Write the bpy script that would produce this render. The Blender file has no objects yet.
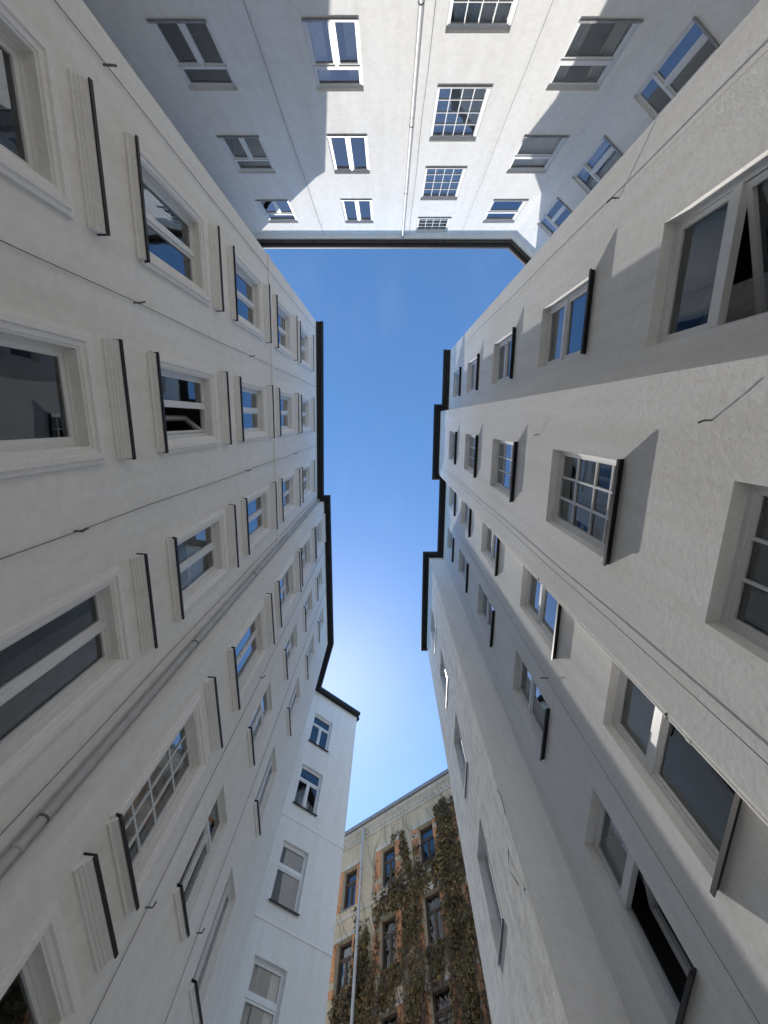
import bpy, math, random
from mathutils import Vector, noise
random.seed(7)
CAMZ=1.6
scene=bpy.context.scene
scene.view_settings.view_transform='Standard'
scene.view_settings.look='None'
scene.view_settings.exposure=0
# ---------------------------------------------------------------- materials
def newmat(name):
    m=bpy.data.materials.new(name); m.use_nodes=True
    nt=m.node_tree; nt.nodes.clear()
    out=nt.nodes.new('ShaderNodeOutputMaterial')
    return m,nt,out
def N(nt,t,**k):
    n=nt.nodes.new(t)
    for a,b in k.items(): setattr(n,a,b)
    return n
def ramp(nt,src,stops):
    r=N(nt,'ShaderNodeValToRGB')
    e=r.color_ramp.elements
    while len(e)<len(stops): e.new(0.5)
    for i,(p,c) in enumerate(stops):
        e[i].position=p; e[i].color=(c[0],c[1],c[2],1)
    nt.links.new(src,r.inputs[0]); return r.outputs[0]
def coords(nt,scale=(1,1,1)):
    tc=N(nt,'ShaderNodeTexCoord'); mp=N(nt,'ShaderNodeMapping')
    mp.inputs['Scale'].default_value=scale
    nt.links.new(tc.outputs['Object'],mp.inputs[0]); return mp.outputs[0]
def noise_n(nt,vec,scale,detail=4,rough=0.55):
    n=N(nt,'ShaderNodeTexNoise'); n.inputs['Scale'].default_value=scale
    n.inputs['Detail'].default_value=detail; n.inputs['Roughness'].default_value=rough
    nt.links.new(vec,n.inputs['Vector']); return n.outputs[0]
def mixc(nt,f,a,b,mode='MIX'):
    m=N(nt,'ShaderNodeMix',data_type='RGBA',blend_type=mode)
    if isinstance(f,float): m.inputs[0].default_value=f
    else: nt.links.new(f,m.inputs[0])
    for i,x in ((6,a),(7,b)):
        if isinstance(x,tuple): m.inputs[i].default_value=(x[0],x[1],x[2],1)
        else: nt.links.new(x,m.inputs[i])
    return m.outputs[2]
def plaster(name,c,bump=0.25,bs=9.0,dist=0.02,stain=0.08,mottle=0.0):
    m,nt,out=newmat(name)
    b=N(nt,'ShaderNodeBsdfDiffuse'); b.inputs['Roughness'].default_value=0.3
    v=coords(nt); vs=coords(nt,(2.2,2.2,0.18))
    k=1-stain
    big=ramp(nt,noise_n(nt,v,0.35,3),[(0.3,(k,k,k*0.99)),(0.7,(1,1,1))])
    strk=ramp(nt,noise_n(nt,vs,1.6,3),[(0.32,(k,k*0.995,k*0.98)),(0.6,(1,1,1))])
    col=mixc(nt,1.0,c,big,'MULTIPLY'); col=mixc(nt,1.0,col,strk,'MULTIPLY')
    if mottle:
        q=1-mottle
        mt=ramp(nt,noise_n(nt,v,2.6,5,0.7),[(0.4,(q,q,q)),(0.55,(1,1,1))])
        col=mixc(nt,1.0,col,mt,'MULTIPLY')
    h=noise_n(nt,v,bs,5,0.68)
    fine=ramp(nt,h,[(0.3,(0.92,0.92,0.92)),(0.6,(1,1,1))])
    col=mixc(nt,1.0,col,fine,'MULTIPLY')
    nt.links.new(col,b.inputs['Color'])
    bn=N(nt,'ShaderNodeBump'); bn.inputs['Strength'].default_value=bump; bn.inputs['Distance'].default_value=dist
    nt.links.new(h,bn.inputs['Height']); nt.links.new(bn.outputs[0],b.inputs['Normal'])
    nt.links.new(b.outputs[0],out.inputs[0]); return m
def simple(name,c,rough=0.6,metal=0.0,var=0.15,sc=6,spec=0.4):
    m,nt,out=newmat(name)
    b=N(nt,'ShaderNodeBsdfPrincipled'); b.inputs['Roughness'].default_value=rough
    b.inputs['Metallic'].default_value=metal; b.inputs['Specular IOR Level'].default_value=spec
    v=coords(nt)
    col=ramp(nt,noise_n(nt,v,sc,2),[(0.3,tuple(x*(1-var) for x in c)),(0.7,c)])
    nt.links.new(col,b.inputs['Base Color']); nt.links.new(b.outputs[0],out.inputs[0]); return m
def glassmat():
    m,nt,out=newmat('window_glass')
    f=N(nt,'ShaderNodeFresnel'); f.inputs[0].default_value=1.6
    a=N(nt,'ShaderNodeMath',operation='MULTIPLY_ADD'); a.inputs[1].default_value=1.7; a.inputs[2].default_value=0.04; a.use_clamp=True
    nt.links.new(f.outputs[0],a.inputs[0])
    t=N(nt,'ShaderNodeBsdfTransparent'); t.inputs[0].default_value=(0.88,0.90,0.90,1)
    g=N(nt,'ShaderNodeBsdfGlossy'); g.inputs['Roughness'].default_value=0.0; g.inputs['Color'].default_value=(0.92,0.96,1,1)
    bn=N(nt,'ShaderNodeBump'); bn.inputs['Strength'].default_value=0.07; bn.inputs['Distance'].default_value=0.05
    nt.links.new(noise_n(nt,coords(nt),1.5,1),bn.inputs['Height']); nt.links.new(bn.outputs[0],g.inputs['Normal'])
    x=N(nt,'ShaderNodeMixShader'); nt.links.new(a.outputs[0],x.inputs[0]); nt.links.new(t.outputs[0],x.inputs[1]); nt.links.new(g.outputs[0],x.inputs[2])
    nt.links.new(x.outputs[0],out.inputs[0]); return m
M={}
M['left']=plaster('plaster_warm_white',(0.93,0.92,0.895),0.13,7,0.02,0.05)
M['right']=plaster('plaster_rough_white',(0.93,0.922,0.905),0.27,13,0.015,0.07)
M['dappled']=plaster('plaster_painted_dapple_light',(0.92,0.915,0.90),0.5,7,0.025,0.08,0.16)  # mottle paints dappled light reflected from windows into the plaster colour
M['top']=plaster('plaster_white',(0.91,0.905,0.89),0.28,7,0.02,0.05)
M['trim']=plaster('stucco_trim_white',(0.93,0.92,0.905),0.03,20,0.005,0.03)
M['frame']=simple('painted_window_frame',(0.8,0.8,0.79),0.4,0,0.05)
M['darkframe']=simple('brown_window_frame',(0.12,0.09,0.07),0.5)
M['glass']=glassmat()
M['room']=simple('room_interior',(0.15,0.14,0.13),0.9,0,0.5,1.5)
M['curtain']=simple('curtain_cloth',(0.74,0.73,0.70),0.9,0,0.15,9)
M['black']=simple('black_sheet_metal',(0.02,0.018,0.018),0.5,0.0,0.3)
M['zinc']=simple('zinc_sheet',(0.36,0.36,0.37),0.5,0.3,0.25)
M['pipe']=simple('grey_downpipe',(0.56,0.56,0.55),0.45,0.1,0.15)
M['roof']=simple('roof_felt',(0.10,0.09,0.085),0.9,0,0.3)
M['wire']=simple('cable_grey',(0.15,0.15,0.145),0.6)
M['stucco']=plaster('old_cream_stucco',(0.78,0.67,0.50),0.3,6,0.03,0.16,0.08)
M['greycornice']=plaster('grey_cornice_stucco',(0.74,0.70,0.62),0.2,9,0.02,0.15)
def brickmat():
    m,nt,out=newmat('orange_brick')
    b=N(nt,'ShaderNodeBsdfPrincipled'); b.inputs['Roughness'].default_value=0.9
    tc=N(nt,'ShaderNodeTexCoord'); sp=N(nt,'ShaderNodeSeparateXYZ'); cb=N(nt,'ShaderNodeCombineXYZ')
    nt.links.new(tc.outputs['Object'],sp.inputs[0]); nt.links.new(sp.outputs[0],cb.inputs[0]); nt.links.new(sp.outputs[2],cb.inputs[1])
    t=N(nt,'ShaderNodeTexBrick'); t.inputs['Scale'].default_value=1.0
    t.inputs['Brick Width'].default_value=0.22; t.inputs['Row Height'].default_value=0.075; t.inputs['Mortar Size'].default_value=0.006
    t.inputs['Color1'].default_value=(0.78,0.34,0.14,1); t.inputs['Color2'].default_value=(0.64,0.25,0.10,1); t.inputs['Mortar'].default_value=(0.5,0.38,0.27,1)
    nt.links.new(cb.outputs[0],t.inputs[0]); nt.links.new(t.outputs[0],b.inputs['Base Color']); nt.links.new(b.outputs[0],out.inputs[0]); return m
M['brick']=brickmat()
def leafmat():
    m,nt,out=newmat('ivy_leaves')
    g=N(nt,'ShaderNodeNewGeometry')
    c1=ramp(nt,g.outputs['Random Per Island'],[(0.0,(0.05,0.038,0.018)),(0.35,(0.115,0.08,0.034)),(0.6,(0.085,0.095,0.032)),(0.85,(0.2,0.145,0.065)),(1.0,(0.3,0.21,0.1))])
    c2=ramp(nt,noise_n(nt,coords(nt),0.9,3),[(0.35,(0.6,0.55,0.5)),(0.7,(1.5,1.35,1.05))])
    c=mixc(nt,1.0,c1,c2,'MULTIPLY')
    b=N(nt,'ShaderNodeBsdfPrincipled'); b.inputs['Roughness'].default_value=0.6
    nt.links.new(c,b.inputs['Base Color']); nt.links.new(b.outputs[0],out.inputs[0]); return m
M['leaf']=leafmat()
M['stem']=simple('ivy_stem',(0.14,0.10,0.07),0.9,0,0.3)
# ---------------------------------------------------------------- mesh builder
class Part:
    def __init__(s): s.v=[]; s.f=[]
    def face(s,pts):
        i=len(s.v); s.v+= [tuple(p) for p in pts]; s.f.append(tuple(range(i,i+len(pts))))
class Building:
    def __init__(s,name):
        s.name=name; s.parts={}
    def p(s,name,mat):
        k=(name,mat)
        if k not in s.parts: s.parts[k]=Part()
        return s.parts[k]
    def finish(s):
        e=bpy.data.objects.new(s.name,None); scene.collection.objects.link(e)
        for (n,mat),pt in s.parts.items():
            me=bpy.data.meshes.new(n); me.from_pydata(pt.v,[],pt.f); me.materials.append(M[mat]); me.update()
            o=bpy.data.objects.new(n,me); scene.collection.objects.link(o); o.parent=e
        return e
class Wall:
    def __init__(s,B,P0,P1):
        s.B=B; s.P0=Vector(P0); d=Vector(P1)-s.P0; s.L=d.length; s.d=d/s.L; s.n=Vector((-s.d.y,s.d.x))
    def w(s,a,z,o=0.0):
        q=s.P0+s.d*a+s.n*o
        return (q.x,q.y,z+CAMZ)
    def box(s,part,mat,a0,a1,z0,z1,o0,o1,rot=None):
        def T(a,o):
            if rot is None: return a,o
            hx,ho,an=rot; da,do=a-hx,o-ho
            return hx+da*math.cos(an)-do*math.sin(an), ho+da*math.sin(an)+do*math.cos(an)
        c=[]
        for a in(a0,a1):
            for z in(z0,z1):
                for o in(o0,o1):
                    A,O=T(a,o); c.append(s.w(A,z,O))
        P=s.B.p(part,mat)
        for f in((0,1,3,2),(4,6,7,5),(0,4,5,1),(2,3,7,6),(0,2,6,4),(1,5,7,3)): P.face([c[i] for i in f])
    def extrude(s,part,mat,prof,a0,a1):
        P=s.B.p(part,mat); n=len(prof)
        for i in range(n):
            o0,z0=prof[i]; o1,z1=prof[(i+1)%n]
            P.face([s.w(a0,z0,o0),s.w(a1,z0,o0),s.w(a1,z1,o1),s.w(a0,z1,o1)])
        P.face([s.w(a0,z,o) for o,z in prof]); P.face([s.w(a1,z,o) for o,z in reversed(prof)])
    def surface(s,mat,z0,z1,wins,depth=0.2,part='walls',cur=0.6,fm='frame'):
        ops=[(a-w/2,a+w/2,z-h/2,z+h/2) for a,z,w,h,*_ in wins]
        S=sorted(set([0,s.L]+[x for o in ops for x in o[:2]])); Z=sorted(set([z0,z1]+[x for o in ops for x in o[2:]]))
        S=[x for x in S if 0<=x<=s.L]; Z=[x for x in Z if z0<=x<=z1]
        P=s.B.p(part,mat)
        for i in range(len(S)-1):
            for j in range(len(Z)-1):
                cs=(S[i]+S[i+1])/2; cz=(Z[j]+Z[j+1])/2
                if any(o[0]<cs<o[1] and o[2]<cz<o[3] for o in ops): continue
                P.face([s.w(S[i],Z[j]),s.w(S[i],Z[j+1]),s.w(S[i+1],Z[j+1]),s.w(S[i+1],Z[j])])
        for a0,a1,b0,b1 in ops:
            r=[(a0,b0),(a1,b0),(a1,b1),(a0,b1)]
            for i in range(4):
                p,q=r[i],r[(i+1)%4]
                P.face([s.w(p[0],p[1],0),s.w(q[0],q[1],0),s.w(q[0],q[1],-depth-0.08),s.w(p[0],p[1],-depth-0.08)])
        for wn in wins: s.window(*wn,depth=depth,cur=cur,fm=fm)
    def window(s,a,z,w,h,kind='two',style='plain',depth=0.2,cur=0.6,fm='frame'):
        a0,a1,b0,b1=a-w/2,a+w/2,z-h/2,z+h/2
        fo0,fo1=-depth-0.03,-depth+0.04; t=0.05
        s.box('window_frames',fm,a0,a0+t,b0,b1,fo0,fo1); s.box('window_frames',fm,a1-t,a1,b0,b1,fo0,fo1)
        s.box('window_frames',fm,a0+t,a1-t,b0,b0+t,fo0,fo1); s.box('window_frames',fm,a0+t,a1-t,b1-t,b1,fo0,fo1)
        i0,i1,j0,j1=a0+t,a1-t,b0+t,b1-t
        panes=[]
        def sash(x0,x1,y0,y1,k=0.045,fr=fm,ang=0.0):
            f0,f1=fo0+0.012,fo1-0.012
            rot=(x0,f0,ang) if ang else None
            s.box('window_frames',fr,x0,x0+k,y0,y1,f0,f1,rot); s.box('window_frames',fr,x1-k,x1,y0,y1,f0,f1,rot)
            s.box('window_frames',fr,x0+k,x1-k,y0,y0+k,f0,f1,rot); s.box('window_frames',fr,x0+k,x1-k,y1-k,y1,f0,f1,rot)
            if ang:
                G=s.B.p('window_glass','glass')
                def q(x,y):
                    da=x-x0; return s.w(x0+da*math.cos(ang),y,f0+da*math.sin(ang))
                G.face([q(x0+k,y0+k),q(x0+k,y1-k),q(x1-k,y1-k),q(x1-k,y0+k)])
            else: panes.append((x0+k,x1-k,y0+k,y1-k))
        bk=0.02 if kind=='grid4' else 0.028
        def bar_v(x,y0,y1,o=0.0): s.box('window_frames',fm,x-bk/2,x+bk/2,y0,y1,fo0+0.016+o,fo1-0.016-o)
        def bar_h(y,x0,x1,o=0.002): s.box('window_frames',fm,x0,x1,y-bk/2,y+bk/2,fo0+0.016+o,fo1-0.016-o)
        if kind in('two','twoo'):
            s.box('window_frames',fm,a-0.035,a+0.035,j0,j1,fo0+0.002,fo1+0.012)
            sash(i0,a-0.035,j0,j1,ang=-0.9 if kind=='twoo' else 0); sash(a+0.035,i1,j0,j1)
        elif kind=='trans':
            zt=j0+(j1-j0)*0.68
            s.box('window_frames',fm,i0,i1,zt-0.035,zt+0.035,fo0+0.002,fo1+0.012)
            s.box('window_frames',fm,a-0.035,a+0.035,j0,zt-0.035,fo0+0.002,fo1+0.012)
            sash(i0,a-0.035,j0,zt-0.035); sash(a+0.035,i1,j0,zt-0.035); sash(i0,i1,zt+0.035,j1)
        elif kind in('tr1','tr1o'):
            zt=j0+(j1-j0)*0.6
            s.box('window_frames',fm,i0,i1,zt-0.05,zt+0.05,fo0+0.002,fo1+0.012)
            sash(i0,i1,j0,zt-0.05,0.06,ang=-0.3 if kind=='tr1o' else 0); sash(i0,i1,zt+0.05,j1,0.06)
        elif kind=='one':
            sash(i0,i1,j0,j1,0.06)
        elif kind in('grid','grid4'):
            sash(i0,i1,j0,j1)
            x0,x1,y0,y1=panes[-1]; n=4 if kind=='grid4' else 3
            for k in range(1,n): bar_v(x0+(x1-x0)*k/n,y0,y1)
            for k in((0.25,0.5,0.75) if n==4 else (0.2,0.42,0.72)): bar_h(y0+(y1-y0)*k,x0,x1)
        G=s.B.p('window_glass','glass')
        for x0,x1,y0,y1 in panes:
            r=lambda:-depth+random.uniform(-0.006,0.006)
            p00,p10,p01=r(),r(),r(); p11=p10+p01-p00
            G.face([s.w(x0,y0,p00),s.w(x0,y1,p01),s.w(x1,y1,p11),s.w(x1,y0,p10)])
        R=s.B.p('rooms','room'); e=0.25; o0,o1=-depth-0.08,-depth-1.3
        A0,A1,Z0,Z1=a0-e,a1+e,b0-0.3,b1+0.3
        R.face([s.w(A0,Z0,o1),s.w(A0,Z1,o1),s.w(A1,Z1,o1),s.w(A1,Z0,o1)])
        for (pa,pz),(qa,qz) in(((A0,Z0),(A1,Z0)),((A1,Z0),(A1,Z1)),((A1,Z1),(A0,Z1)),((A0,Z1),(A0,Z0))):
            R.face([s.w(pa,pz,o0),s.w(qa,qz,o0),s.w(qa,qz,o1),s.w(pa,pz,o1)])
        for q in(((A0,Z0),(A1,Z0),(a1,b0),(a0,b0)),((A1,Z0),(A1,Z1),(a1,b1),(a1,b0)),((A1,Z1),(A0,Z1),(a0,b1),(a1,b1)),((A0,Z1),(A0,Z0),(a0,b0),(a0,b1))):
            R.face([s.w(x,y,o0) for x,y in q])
        C=s.B.p('curtains','curtain'); rr=random.random()*0.6/cur; oc=-depth-0.1
        if kind=='grid4': rr=0.3
        if kind=='twoo': rr=1
        if kind=='tr1o': rr=1; oc=-depth-0.5
        def curtain(c0,c1,oc=oc):
            n=10
            for k in range(n):
                x=c0+(c1-c0)*k/n; y=c0+(c1-c0)*(k+1)/n
                u=oc-0.03*(k%2); v=oc-0.03*((k+1)%2)
                C.face([s.w(x,b0-0.1,u),s.w(x,b1+0.1,u),s.w(y,b1+0.1,v),s.w(y,b0-0.1,v)])
        if kind=='tr1o': curtain(a0+w*0.55,a1+0.15)
        if rr<0.2: curtain(a0-0.1,a0+w*0.32); curtain(a1-w*0.3,a1+0.1)
        elif rr<0.32: curtain(a0-0.1,a1+0.1)
        elif rr<0.45: 
            hb=random.uniform(0.2,0.6)*h
            C.face([s.w(a0-0.05,b1+0.1,oc),s.w(a1+0.05,b1+0.1,oc),s.w(a1+0.05,b1-hb,oc),s.w(a0-0.05,b1-hb,oc)])
        if style=='moulded':
            prof=[(0.22,0.0),(0.22,0.045),(0.17,0.05),(0.155,0.075),(0.095,0.075),(0.08,0.05),(0.03,0.045),(0.02,0.025),(0.0,0.025),(0.0,0.0)]
            T=s.B.p('window_surrounds','trim')
            rings=[[s.w(a0-x,b0-x*0.25,o),s.w(a1+x,b0-x*0.25,o),s.w(a1+x,b1+x,o),s.w(a0-x,b1+x,o)] for x,o in prof]
            for i in range(len(rings)-1):
                for k in range(4):
                    T.face([rings[i][k],rings[i][(k+1)%4],rings[i+1][(k+1)%4],rings[i+1][k]])
            hz=b1+0.46; x0,x1=a0-0.2,a1+0.2
            hp=[(0,0),(0.03,0),(0.03,0.03),(0.055,0.035),(0.055,0.06),(0.08,0.065),(0.08,0.085),(0.11,0.1),(0.125,0.12),(0.135,0.125),(0.135,0.15),(0,0.16)]
            s.extrude('window_hoods','trim',[(o,hz+q) for o,q in hp],x0,x1)
            s.extrude('sheet_flashings','black',[(0.0,hz+0.163),(0.14,hz+0.153),(0.138,hz+0.12),(0.156,hz+0.12),(0.16,hz+0.165),(0.0,hz+0.18)],x0-0.015,x1+0.015)
            x0,x1=a0-0.2,a1+0.2; so=0.12
        elif style=='sillonly':
            x0,x1=a0-0.06,a1+0.06; so=0.09
        elif style=='zinc':
            x0,x1=a0,a1; so=0.03
        else:
            x0,x1=a0-0.03,a1+0.03; so=0.08
        zs=b0-0.01
        mt='zinc' if style=='zinc' else 'black'
        if style in('moulded','sillonly'):
            s.extrude('window_sills','trim',[(0,zs-0.12),(0.03,zs-0.12),(0.04,zs-0.09),(so-0.02,zs-0.07),(so-0.02,zs-0.035),(0,zs-0.02)],x0+0.02,x1-0.02)
        s.extrude('sheet_flashings',mt,[(-depth+0.05,zs+0.03),(-depth+0.05,zs+0.015),(0.0,zs-0.0),(so,zs-0.02),(so-0.004,zs-0.055),(so+0.01,zs-0.055),(so+0.012,zs-0.008)],a0+0.002,a1-0.002)
        if x0<a0-0.01:
            for xa,xb in((x0,a0+0.002),(a1-0.002,x1)):
                s.extrude('sheet_flashings',mt,[(0.002,zs),(so,zs-0.021),(so-0.004,zs-0.054),(so+0.01,zs-0.054),(so+0.012,zs-0.009),(0.002,zs+0.02)],xa,xb)
def offs(pts,o):
    out=[]; P=[Vector(p) for p in pts]; ns=[]
    for i in range(len(P)-1):
        d=(P[i+1]-P[i]).normalized(); ns.append(Vector((-d.y,d.x)))
    for i,p in enumerate(P):
        if i==0: m=ns[0]
        elif i==len(P)-1: m=ns[-1]
        else: m=(ns[i-1]+ns[i])/(1+ns[i-1].dot(ns[i]))
        out.append(p+m*o)
    return out
def sweep(B,part,mat,pts,prof,z):
    P=B.p(part,mat); rows=[[(q.x,q.y,z+dz+CAMZ) for q in offs(pts,o)] for o,dz in prof]
    for i in range(len(rows)-1):
        for k in range(len(pts)-1):
            P.face([rows[i][k],rows[i][k+1],rows[i+1][k+1],rows[i+1][k]])
    for k in(0,-1): P.face([r[k] for r in rows])
def eave(B,pts,z,o=0.35):
    sweep(B,'eaves','black',pts,[(0.0,0.0),(o-0.15,0.03),(o-0.15,-0.02),(o-0.13,-0.07),(o-0.075,-0.1),(o-0.02,-0.07),(o,-0.02),(o,0.05),(o-0.03,0.16),(0.0,0.42)],z)
def shell(B,wallpts,outer,z,mat):
    P=B.p('outer_walls',mat); ring=[wallpts[-1]]+outer+[wallpts[0]]
    for a,b in zip(ring[:-1],ring[1:]):
        P.face([(a[0],a[1],0),(b[0],b[1],0),(b[0],b[1],z+CAMZ),(a[0],a[1],z+CAMZ)])
    from mathutils.geometry import tessellate_polygon
    poly=[(p[0],p[1],z+CAMZ) for p in list(wallpts)+list(outer)]
    R=B.p('roof','roof')
    for t in tessellate_polygon([[Vector(p) for p in poly]]): R.face([poly[i] for i in t])
def tube(B,part,mat,pts,r,seg=10):
    P=B.p(part,mat); rings=[]
    V=[Vector(p) for p in pts]
    for i,p in enumerate(V):
        d=(V[min(i+1,len(V)-1)]-V[max(i-1,0)]).normalized()
        u=d.cross(Vector((0.3,0.95,0.1))).normalized(); v=d.cross(u)
        rings.append([p+r*(math.cos(2*math.pi*k/seg)*u+math.sin(2*math.pi*k/seg)*v) for k in range(seg)])
    for i in range(len(rings)-1):
        for k in range(seg):
            P.face([rings[i][k],rings[i][(k+1)%seg],rings[i+1][(k+1)%seg],rings[i+1][k]])
    P.face(rings[0]); P.face(rings[-1])
def downpipe(B,x,y,z0,z1,r=0.055,mat='pipe'):
    tube(B,'downpipe',mat,[(x,y,z0+CAMZ),(x,y,z1+CAMZ)],r,16)
    z=z0+1.2
    while z<z1:
        tube(B,'pipe_collars',mat,[(x,y,z+CAMZ),(x,y,z+0.05+CAMZ)],r+0.008,16)
        tube(B,'pipe_brackets','wire',[(x,y,z+0.3+CAMZ),(x,y,z+0.32+CAMZ)],r+0.01,16)
        z+=3.3
def cable(W,a,z0,z1,hooks=(),r=0.0055):
    B=W.B
    pts=[W.w(a+0.012*math.sin(z*1.3),z,0.03) for z in [z0+(z1-z0)*k/14 for k in range(15)]]
    tube(B,'cables','wire',pts,r,5)
    for h in hooks:
        tube(B,'wall_hooks','wire',[W.w(a,h,-0.02),W.w(a,h,0.1),W.w(a+0.03,h+0.05,0.13)],0.013,6)
# ---------------------------------------------------------------- LEFT building
HL=20.0
BL=Building('apartment_building')
c1,c0=(-1.9,17.7),(-4.4,15.75); b1,b0=(-3.5,12.6),(-3.4,4.2); a1,a0=(-3.75,4.2),(-3.44,-4.6); rt=(-6.35,-8.19)
WC=Wall(BL,c1,c0)
sc=WC.L-1.0
WC.surface('top',-1.6,HL,[(sc,z,1.2,1.95,'trans' if z>11 else 'tr1','plain') for z in(17.5,14.2,10.75,7.4,4.1)],0.16,cur=0.2)
for z in(12.55,9.2): WC.box('string_courses','trim',0.0,WC.L,z,z+0.08,0.0,0.03)
Wx=Wall(BL,c0,b1); Wx.surface('left',-1.6,HL,[])
WB=Wall(BL,b1,b0)
wb=[]
for z in(1.7,4.75,8.35,11.85,14.9,17.9): wb.append((12.6-5.5,z,1.15,1.95,'grid' if z==4.75 else ('two' if z==8.35 else 'trans'),'moulded'))
for z in(2.2,5.6,8.9,12.2,15.2,18.0):
    wb.append((12.6-7.9,z,1.0,1.8,'trans','sillonly')); wb.append((12.6-10.15,z,1.0,1.8,'two','sillonly'))
WB.surface('left',-1.6,HL,wb,0.13,cur=0.4)
Wr=Wall(BL,b0,a1); Wr.surface('left',-1.6,HL,[])
WA=Wall(BL,a1,a0); YA=4.2
wa=[]
for i,y in enumerate((-2.95,-0.25,2.65)):
    for j,z in enumerate((3.72,7.12,10.45,13.8,17.0)):
        k='two'
        if j==0: k='one' if i<2 else 'two'
        if (i,j) in((1,1),): k='twoo'
        wa.append((YA-y,z,1.1,1.95 if j==0 else 1.85,k,'moulded' ))
wa.append((YA+0.25,0.3,1.1,1.95,'two','moulded'))
WA.surface('left',-1.6,HL,wa,0.13,cur=0.4)
WA.extrude('string_courses','trim',[(0,12.35),(0.03,12.35),(0.05,12.4),(0.05,12.46),(0,12.48)],0.0,WA.L)
cable(WA,YA-1.25,0,20,(4.3,9.8,15)); cable(WA,YA+1.6,0,20,(5.9,10.5)); cable(WA,0.35,0,20); cable(WA,YA+4.2,0,20,(5.8,))
cable(WB,12.6-6.7,0,20,(4.0,9)); cable(WB,12.6-9.0,0,20,(5,))
We=Wall(BL,a0,rt); We.surface('left',-1.6,HL,[])
lp=[(-8.0,24.0),c1,c0,b1,b0,a1,a0,rt]
eave(BL,[c1,c0,b1,b0,a1,a0],HL)
eave(BL,[(-8.0,24.0),c1],HL,0.2)
W0=Wall(BL,(-8.0,24.0),c1); W0.surface('left',-1.6,HL,[])
shell(BL,lp,[(-14,-8.19),(-14,24.0)],HL+0.41,'left')
downpipe(BL,-3.65,4.1,-1.6,HL,0.055)
BL.finish()
# ---------------------------------------------------------------- RIGHT building
HR=20.4
BR=Building('apartment_building')
rp=[(7.0,-7.1),(3.1,-3.4),(3.1,-0.45),(2.7,-0.45),(2.7,2.75),(3.1,2.75),(3.1,7.5),(2.3,7.5),(2.3,13.0),(14,13.0)]
ww=[Wall(BR,rp[i],rp[i+1]) for i in range(len(rp)-1)]
DR=0.17
ww[0].surface('right',-1.6,HR,[])
ww[1].surface('right',-1.6,HR,[(3.4-1.6+(0.1 if z<4 else 0),z,1.12 if z>4 else 1.3,2.0,'tr1o' if z==3.95 else 'tr1','plain') for z in(0.4,3.95,7.45,11.1,14.9,18.2)],DR,cur=0.3)
ww[2].surface('right',-1.6,HR,[])
ww[3].surface('right',-1.6,HR,[(1.52,z,1.22,1.95,'grid','plain') for z in(2.0,5.4,9.1,12.7,16.3)],DR,cur=0.25)
ww[4].surface('right',-1.6,HR,[])
ww[5].surface('right',-1.6,HR,[(y-2.75,z,1.12,2.0,'tr1o' if (y,z)==(5.95,3.7) else 'tr1','plain') for y in(3.7,5.95) for z in(0.2,3.7,7.3,11.2,14.9,18.2)],DR,cur=0.3)
ww[6].surface('right',-1.6,HR,[])
ww[7].surface('dappled',-1.6,HR,[(10.3-7.5,z,1.3,2.0,'two','zinc') for z in(3.0,6.6,10.2,13.9,17.6)],DR,'painted_dapple_wall',cur=0.3)
ww[8].surface('right',-1.6,HR,[])
eave(BR,rp[1:],HR)
shell(BR,rp,[(14,-7.1)],HR+0.41,'right')
downpipe(BR,2.76,2.82,-1.6,HR,0.035,'trim')
cable(ww[1],0.5,0,20,(6,),0.004); cable(ww[5],2.1,0,20,(6.5,),0.004); cable(ww[3],2.8,0,20,(),0.004)
for a,z in((0.45,3.3),(0.7,7.0)): tube(BR,'wall_hooks','wire',[ww[3].w(a,z,-0.02),ww[3].w(a,z,0.06),ww[3].w(a+0.02,z+0.04,0.08)],0.009,6)
tube(BR,'cables','wire',[ww[7].w(0.35+0.5*math.sin(t*1.4)*t/3,5.0+t*0.35,0.03+0.05*math.sin(t*2)) for t in [k*0.25 for k in range(16)]],0.008,5)
BR.finish()
# ---------------------------------------------------------------- REAR (top of picture)
HT=20.1
BT=Building('apartment_building')
tp=[(-9.0,-8.2),(5.7,-8.2),(7.05,-7.12)]
WT=Wall(BT,tp[0],tp[1]); wt=[]
for z in(18.0,14.6,11.2,7.9,4.6,1.3):
    wt+=[(9-4.45,z,1.25,1.75,'trans','zinc'),(9-1.22,z,1.2,1.8,'two' if z>14 else 'trans','zinc'),(9+4.7,z,1.35,1.75,'tr1','zinc')]
for z in(19.1,16.15,12.95,9.6,6.2,2.9): wt.append((9+1.94,z,1.4,1.95 if z<18 else 1.3,'grid4','zinc'))
WT.surface('top',-1.6,HT,wt,0.11,cur=0.45)
WT2=Wall(BT,tp[1],tp[2])
WT2.surface('top',-1.6,HT,[(0.97,z,0.85,1.95,'trans','zinc') for z in(17.2,14.1,10.8,7.5,4.1)],0.1,cur=0.2)
sweep(BT,'cornice','trim',tp,[(0,-0.25),(0.05,-0.22),(0.08,-0.15),(0.12,-0.12),(0.12,-0.0),(0,0.0)],HT)
sweep(BT,'eaves','roof',tp,[(0.0,0.01),(0.25,0.03),(0.25,0.2),(0,0.3)],HT)
eave(BT,tp,HT+0.06,0.45)
shell(BT,tp,[(14,-7.12),(14,-17),(-9,-17)],HT+0.5,'top')
downpipe(BT,0.66,-8.11,-1.6,HT,0.055,'pipe')
cable(WT,9-2.9,0,20); cable(WT,9+3.3,0,20,(),0.004); cable(WT,9+0.95,0,20)
BT.finish()
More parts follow.
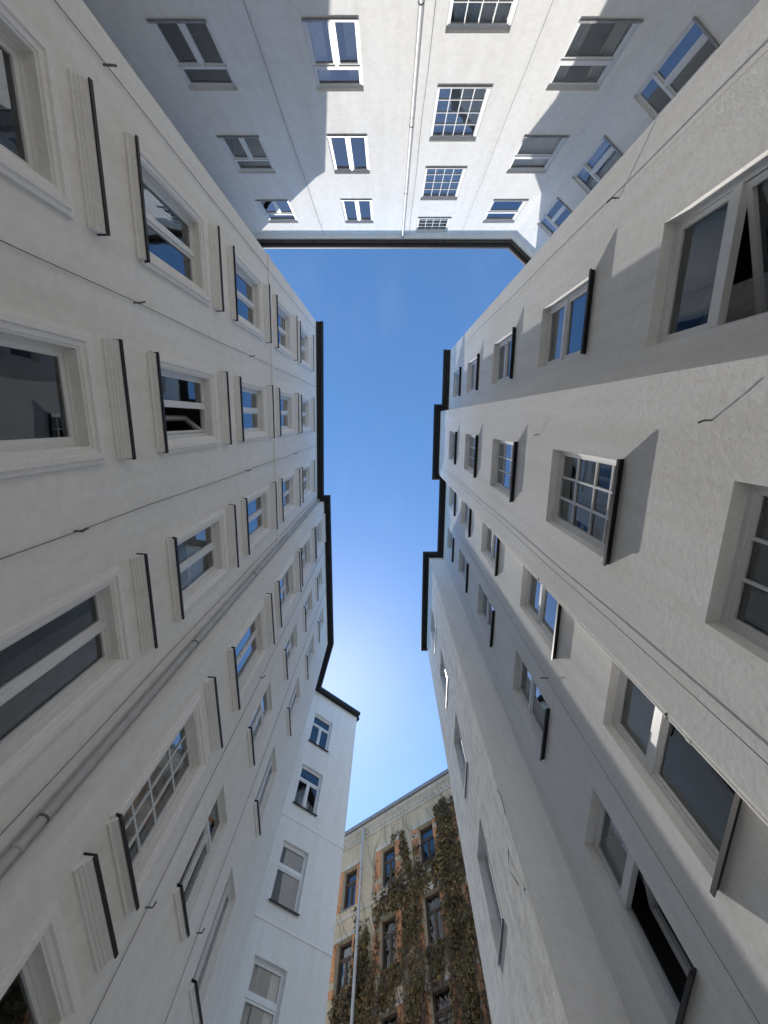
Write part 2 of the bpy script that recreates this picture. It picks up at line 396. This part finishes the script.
# ---------------------------------------------------------------- IVY building
BI=Building('ivy_covered_building')
Pp=Vector((-3.2,26.4)); dd=Vector((0.79,-0.613)).normalized(); HI=18.9
s0=Pp+dd*13; s1=Pp-dd*5
WI=Wall(BI,tuple(s0),tuple(s1)); wi=[]
for sp in(1.3,4.05,6.68,9.4,12.0,-1.5,-4.0):
    if sp<12.5:
        for z in(16.2,13.0,9.8,6.6,3.4,0.3): wi.append((13-sp,z,1.0,1.9,'trans','zinc'))
WI.surface('stucco',-1.6,HI,wi,0.25,cur=0.1,fm='darkframe')
for a,z,w,h,*_ in wi:
    for sg in(-1,1):
        x=a+sg*(w/2+0.2)
        k=0
        zz=z-h/2
        while zz<z+h/2-0.05:
            if k%2==0 or random.random()<0.75:
                WI.box('brick_window_jambs','brick',x-0.19,x+0.19,zz,min(zz+0.28,z+h/2),0.0,0.03+0.004*(k%2))
            zz+=0.285; k+=1
    WI.box('window_lintels','greycornice',a-0.85,a+0.85,z+h/2+0.005,z+h/2+0.18,0.0,0.06)
for z in(14.75,):
    WI.extrude('string_courses','greycornice',[(0,z),(0.05,z+0.02),(0.07,z+0.08),(0.07,z+0.13),(0,z+0.15)],0,WI.L)
WI.extrude('cornice','greycornice',[(0,HI-0.6),(0.08,HI-0.6),(0.1,HI-0.4),(0.2,HI-0.3),(0.38,HI-0.22),(0.4,HI-0.05),(0.0,HI)],0,WI.L)
WI.extrude('gutter','zinc',[(0.0,HI+0.02),(0.42,HI-0.0),(0.46,HI-0.08),(0.54,HI-0.08),(0.58,HI+0.02),(0.56,HI+0.1),(0,HI+0.3)],0,WI.L)
for k in range(60):
    a=0.2+k*0.3
    WI.box('cornice_brackets','greycornice',a-0.05,a+0.05,HI-0.5,HI-0.31,0.101,0.18)
for sp,z in((6.68,16.2),(6.68,9.8)):
    a=13-sp
    WI.box('window_railing','black',a-0.6,a+0.6,z-0.1,z-0.07,0.1,0.13); WI.box('window_railing','black',a-0.6,a+0.6,z-0.9,z-0.87,0.1,0.13)
    for k in range(9):
        x=a-0.58+k*0.145; WI.box('window_railing','black',x-0.008,x+0.008,z-0.87,z-0.1,0.107,0.123)
q=WI.w(13-2.45,0,0.42); downpipe(BI,q[0],q[1],-1.6,HI-0.25,0.075,'pipe')
shell(BI,[tuple(s0),tuple(s1)],[(0,36),(14,30)],HI+0.3,'stucco')
BI.finish()
# ivy
leaf=Part()
def dens(sp,z):
    n=noise.noise(Vector((sp*0.7,z*0.25,3.1)))*1.1+noise.noise(Vector((sp*2.4,z*0.6,9.1)))*1.0
    edge=5.0-(16.8-z)*1.1
    base=min(0.38,(sp-edge)*0.3)
    if z>17.4: base-= (z-17.4)*1.0
    return base+n
cnt=0
wr=[(13-a,z,w,h) for a,z,w,h,*_ in wi]
while cnt<28000:
    sp=random.uniform(-4.5,12.5); z=random.uniform(2,18.6)
    if z<8 and random.random()<0.7: continue
    D=dens(sp,z)
    if D<-0.25: continue
    pr=0.03 if D<0 else min(1,0.1+D*1.2)
    if random.random()>pr: continue
    cover=0.02+0.14*noise.noise(Vector((sp*2,z*2,0)))
    if any(abs(sp-a)<w/2-cover and abs(z-c)<h/2-cover for a,c,w,h in wr): continue
    if any(abs(sp-a)<w/2+0.4 and abs(z-c)<h/2 for a,c,w,h in wr) and random.random()<0.7: continue
    D=max(0,D)
    o=0.04+random.random()*(0.08+0.28*min(1,D))*(0.6+0.6*noise.noise(Vector((sp*1.3,z*1.3,5))))
    c=Vector(WI.w(13-sp,z,o)); sz=random.uniform(0.04,0.1)
    nrm=Vector((WI.n.x,WI.n.y,random.uniform(-0.5,0.5)))+Vector([random.uniform(-0.8,0.8) for _ in range(3)])
    nrm.normalize(); u=nrm.orthogonal().normalized(); v=nrm.cross(u); an=random.random()*6.28
    u,v=u*math.cos(an)+v*math.sin(an),v*math.cos(an)-u*math.sin(an)
    leaf.face([c-u*sz,c-v*sz*0.75+u*sz*0.1,c+u*sz*1.2,c+v*sz*0.75+u*sz*0.1]); cnt+=1
me=bpy.data.meshes.new('ivy'); me.from_pydata(leaf.v,[],leaf.f); me.materials.append(M['leaf'])
ivy=bpy.data.objects.new('ivy',me); scene.collection.objects.link(ivy)
st=Part()
for k in range(170):
    sp=random.uniform(0.5,11); z=random.uniform(1,9); ang=1.57+random.uniform(-0.5,0.5)
    top=min(18,random.uniform(10,18)+max(0,(sp-4))*0.4)
    if sp<4: top=min(top,10+sp)
    while z<top:
        ang+=random.uniform(-0.35,0.35); ang=1.57+(ang-1.57)*0.9
        sp2=sp+math.cos(ang)*0.3; z2=z+math.sin(ang)*0.3
        if not any(abs(sp2-a)<w/2 and abs(z2-c)<h/2 for a,c,w,h in wr):
            t=0.010+0.012*(1-z/18)
            oo=0.05+0.0007*k
            st.face([WI.w(13-sp-t,z,oo),WI.w(13-sp+t,z,oo),WI.w(13-sp2+t,z2,oo),WI.w(13-sp2-t,z2,oo)])
        sp,z=sp2,z2
me=bpy.data.meshes.new('stems'); me.from_pydata(st.v,[],st.f); me.materials.append(M['stem'])
so=bpy.data.objects.new('stems',me); scene.collection.objects.link(so); so.parent=ivy
# ---------------------------------------------------------------- ground
def sheet(name,x0,x1,y0,y1,z,mat):
    me=bpy.data.meshes.new(name); me.from_pydata([(x0,y0,z),(x1,y0,z),(x1,y1,z),(x0,y1,z)],[],[(0,1,2,3)]); me.materials.append(mat)
    o=bpy.data.objects.new(name,me); scene.collection.objects.link(o)
sheet('ground',-800,800,-800,800,0,simple('ground_asphalt',(0.07,0.07,0.068),0.95))
def paving():
    m,nt,out=newmat('concrete_paving'); b=N(nt,'ShaderNodeBsdfPrincipled'); b.inputs['Roughness'].default_value=0.9
    t=N(nt,'ShaderNodeTexBrick'); t.inputs['Scale'].default_value=1; t.inputs['Brick Width'].default_value=0.4; t.inputs['Row Height'].default_value=0.4
    t.inputs['Mortar Size'].default_value=0.008; t.inputs['Color1'].default_value=(0.48,0.47,0.45,1); t.inputs['Color2'].default_value=(0.42,0.41,0.39,1); t.inputs['Mortar'].default_value=(0.1,0.1,0.09,1)
    nt.links.new(coords(nt),t.inputs[0]); nt.links.new(t.outputs[0],b.inputs['Base Color']); nt.links.new(b.outputs[0],out.inputs[0]); return m
sheet('courtyard_paving',-7,8,-8.2,19,0.004,paving())
# ---------------------------------------------------------------- light
el=math.radians(51.9); az=math.radians(15.1)
world=bpy.data.worlds.new('World'); scene.world=world; world.use_nodes=True
nt=world.node_tree; nt.nodes.clear()
sky=N(nt,'ShaderNodeTexSky',sky_type='NISHITA'); sky.sun_disc=False; sky.sun_elevation=el; sky.sun_rotation=-az
sky.air_density=1.0; sky.dust_density=0.12; sky.ozone_density=1.4
tc=N(nt,'ShaderNodeTexCoord'); mp=N(nt,'ShaderNodeMapping'); mp.inputs['Scale'].default_value=(3,1.2,3); nt.links.new(tc.outputs['Generated'],mp.inputs[0])
nf=noise_n(nt,mp.outputs[0],2.2,6,0.62)
cf=ramp(nt,nf,[(0.5,(0,0,0)),(0.85,(0.06,0.06,0.06))])
hs=N(nt,'ShaderNodeHueSaturation'); hs.inputs['Saturation'].default_value=1.2; hs.inputs['Value'].default_value=1.65
nt.links.new(sky.outputs[0],hs.inputs['Color'])
col=mixc(nt,cf,hs.outputs[0],(6.0,6.4,7.0))
bg=N(nt,'ShaderNodeBackground'); bg.inputs[1].default_value=0.15
wo=N(nt,'ShaderNodeOutputWorld'); nt.links.new(col,bg.inputs[0]); nt.links.new(bg.outputs[0],wo.inputs[0])
sl=bpy.data.lights.new('sun','SUN'); sl.energy=5.0; sl.angle=math.radians(0.5); sl.color=(1,0.955,0.89)
so=bpy.data.objects.new('sun',sl); scene.collection.objects.link(so)
sd=Vector((-math.sin(az)*math.cos(el),math.cos(az)*math.cos(el),math.sin(el)))
so.rotation_euler=sd.to_track_quat('Z','Y').to_euler(); so.location=(0,0,40)
# ---------------------------------------------------------------- camera
cd=bpy.data.cameras.new('camera'); cam=bpy.data.objects.new('camera',cd); scene.collection.objects.link(cam)
cd.sensor_fit='VERTICAL'; cd.sensor_height=36; cd.sensor_width=27; cd.lens=385*36/1024
cd.shift_x=-4/1024; cd.clip_end=2000; cd.clip_start=0.02
cam.location=(0,0,CAMZ); cam.rotation_euler=(math.radians(180-13.4),0,0)
scene.camera=cam
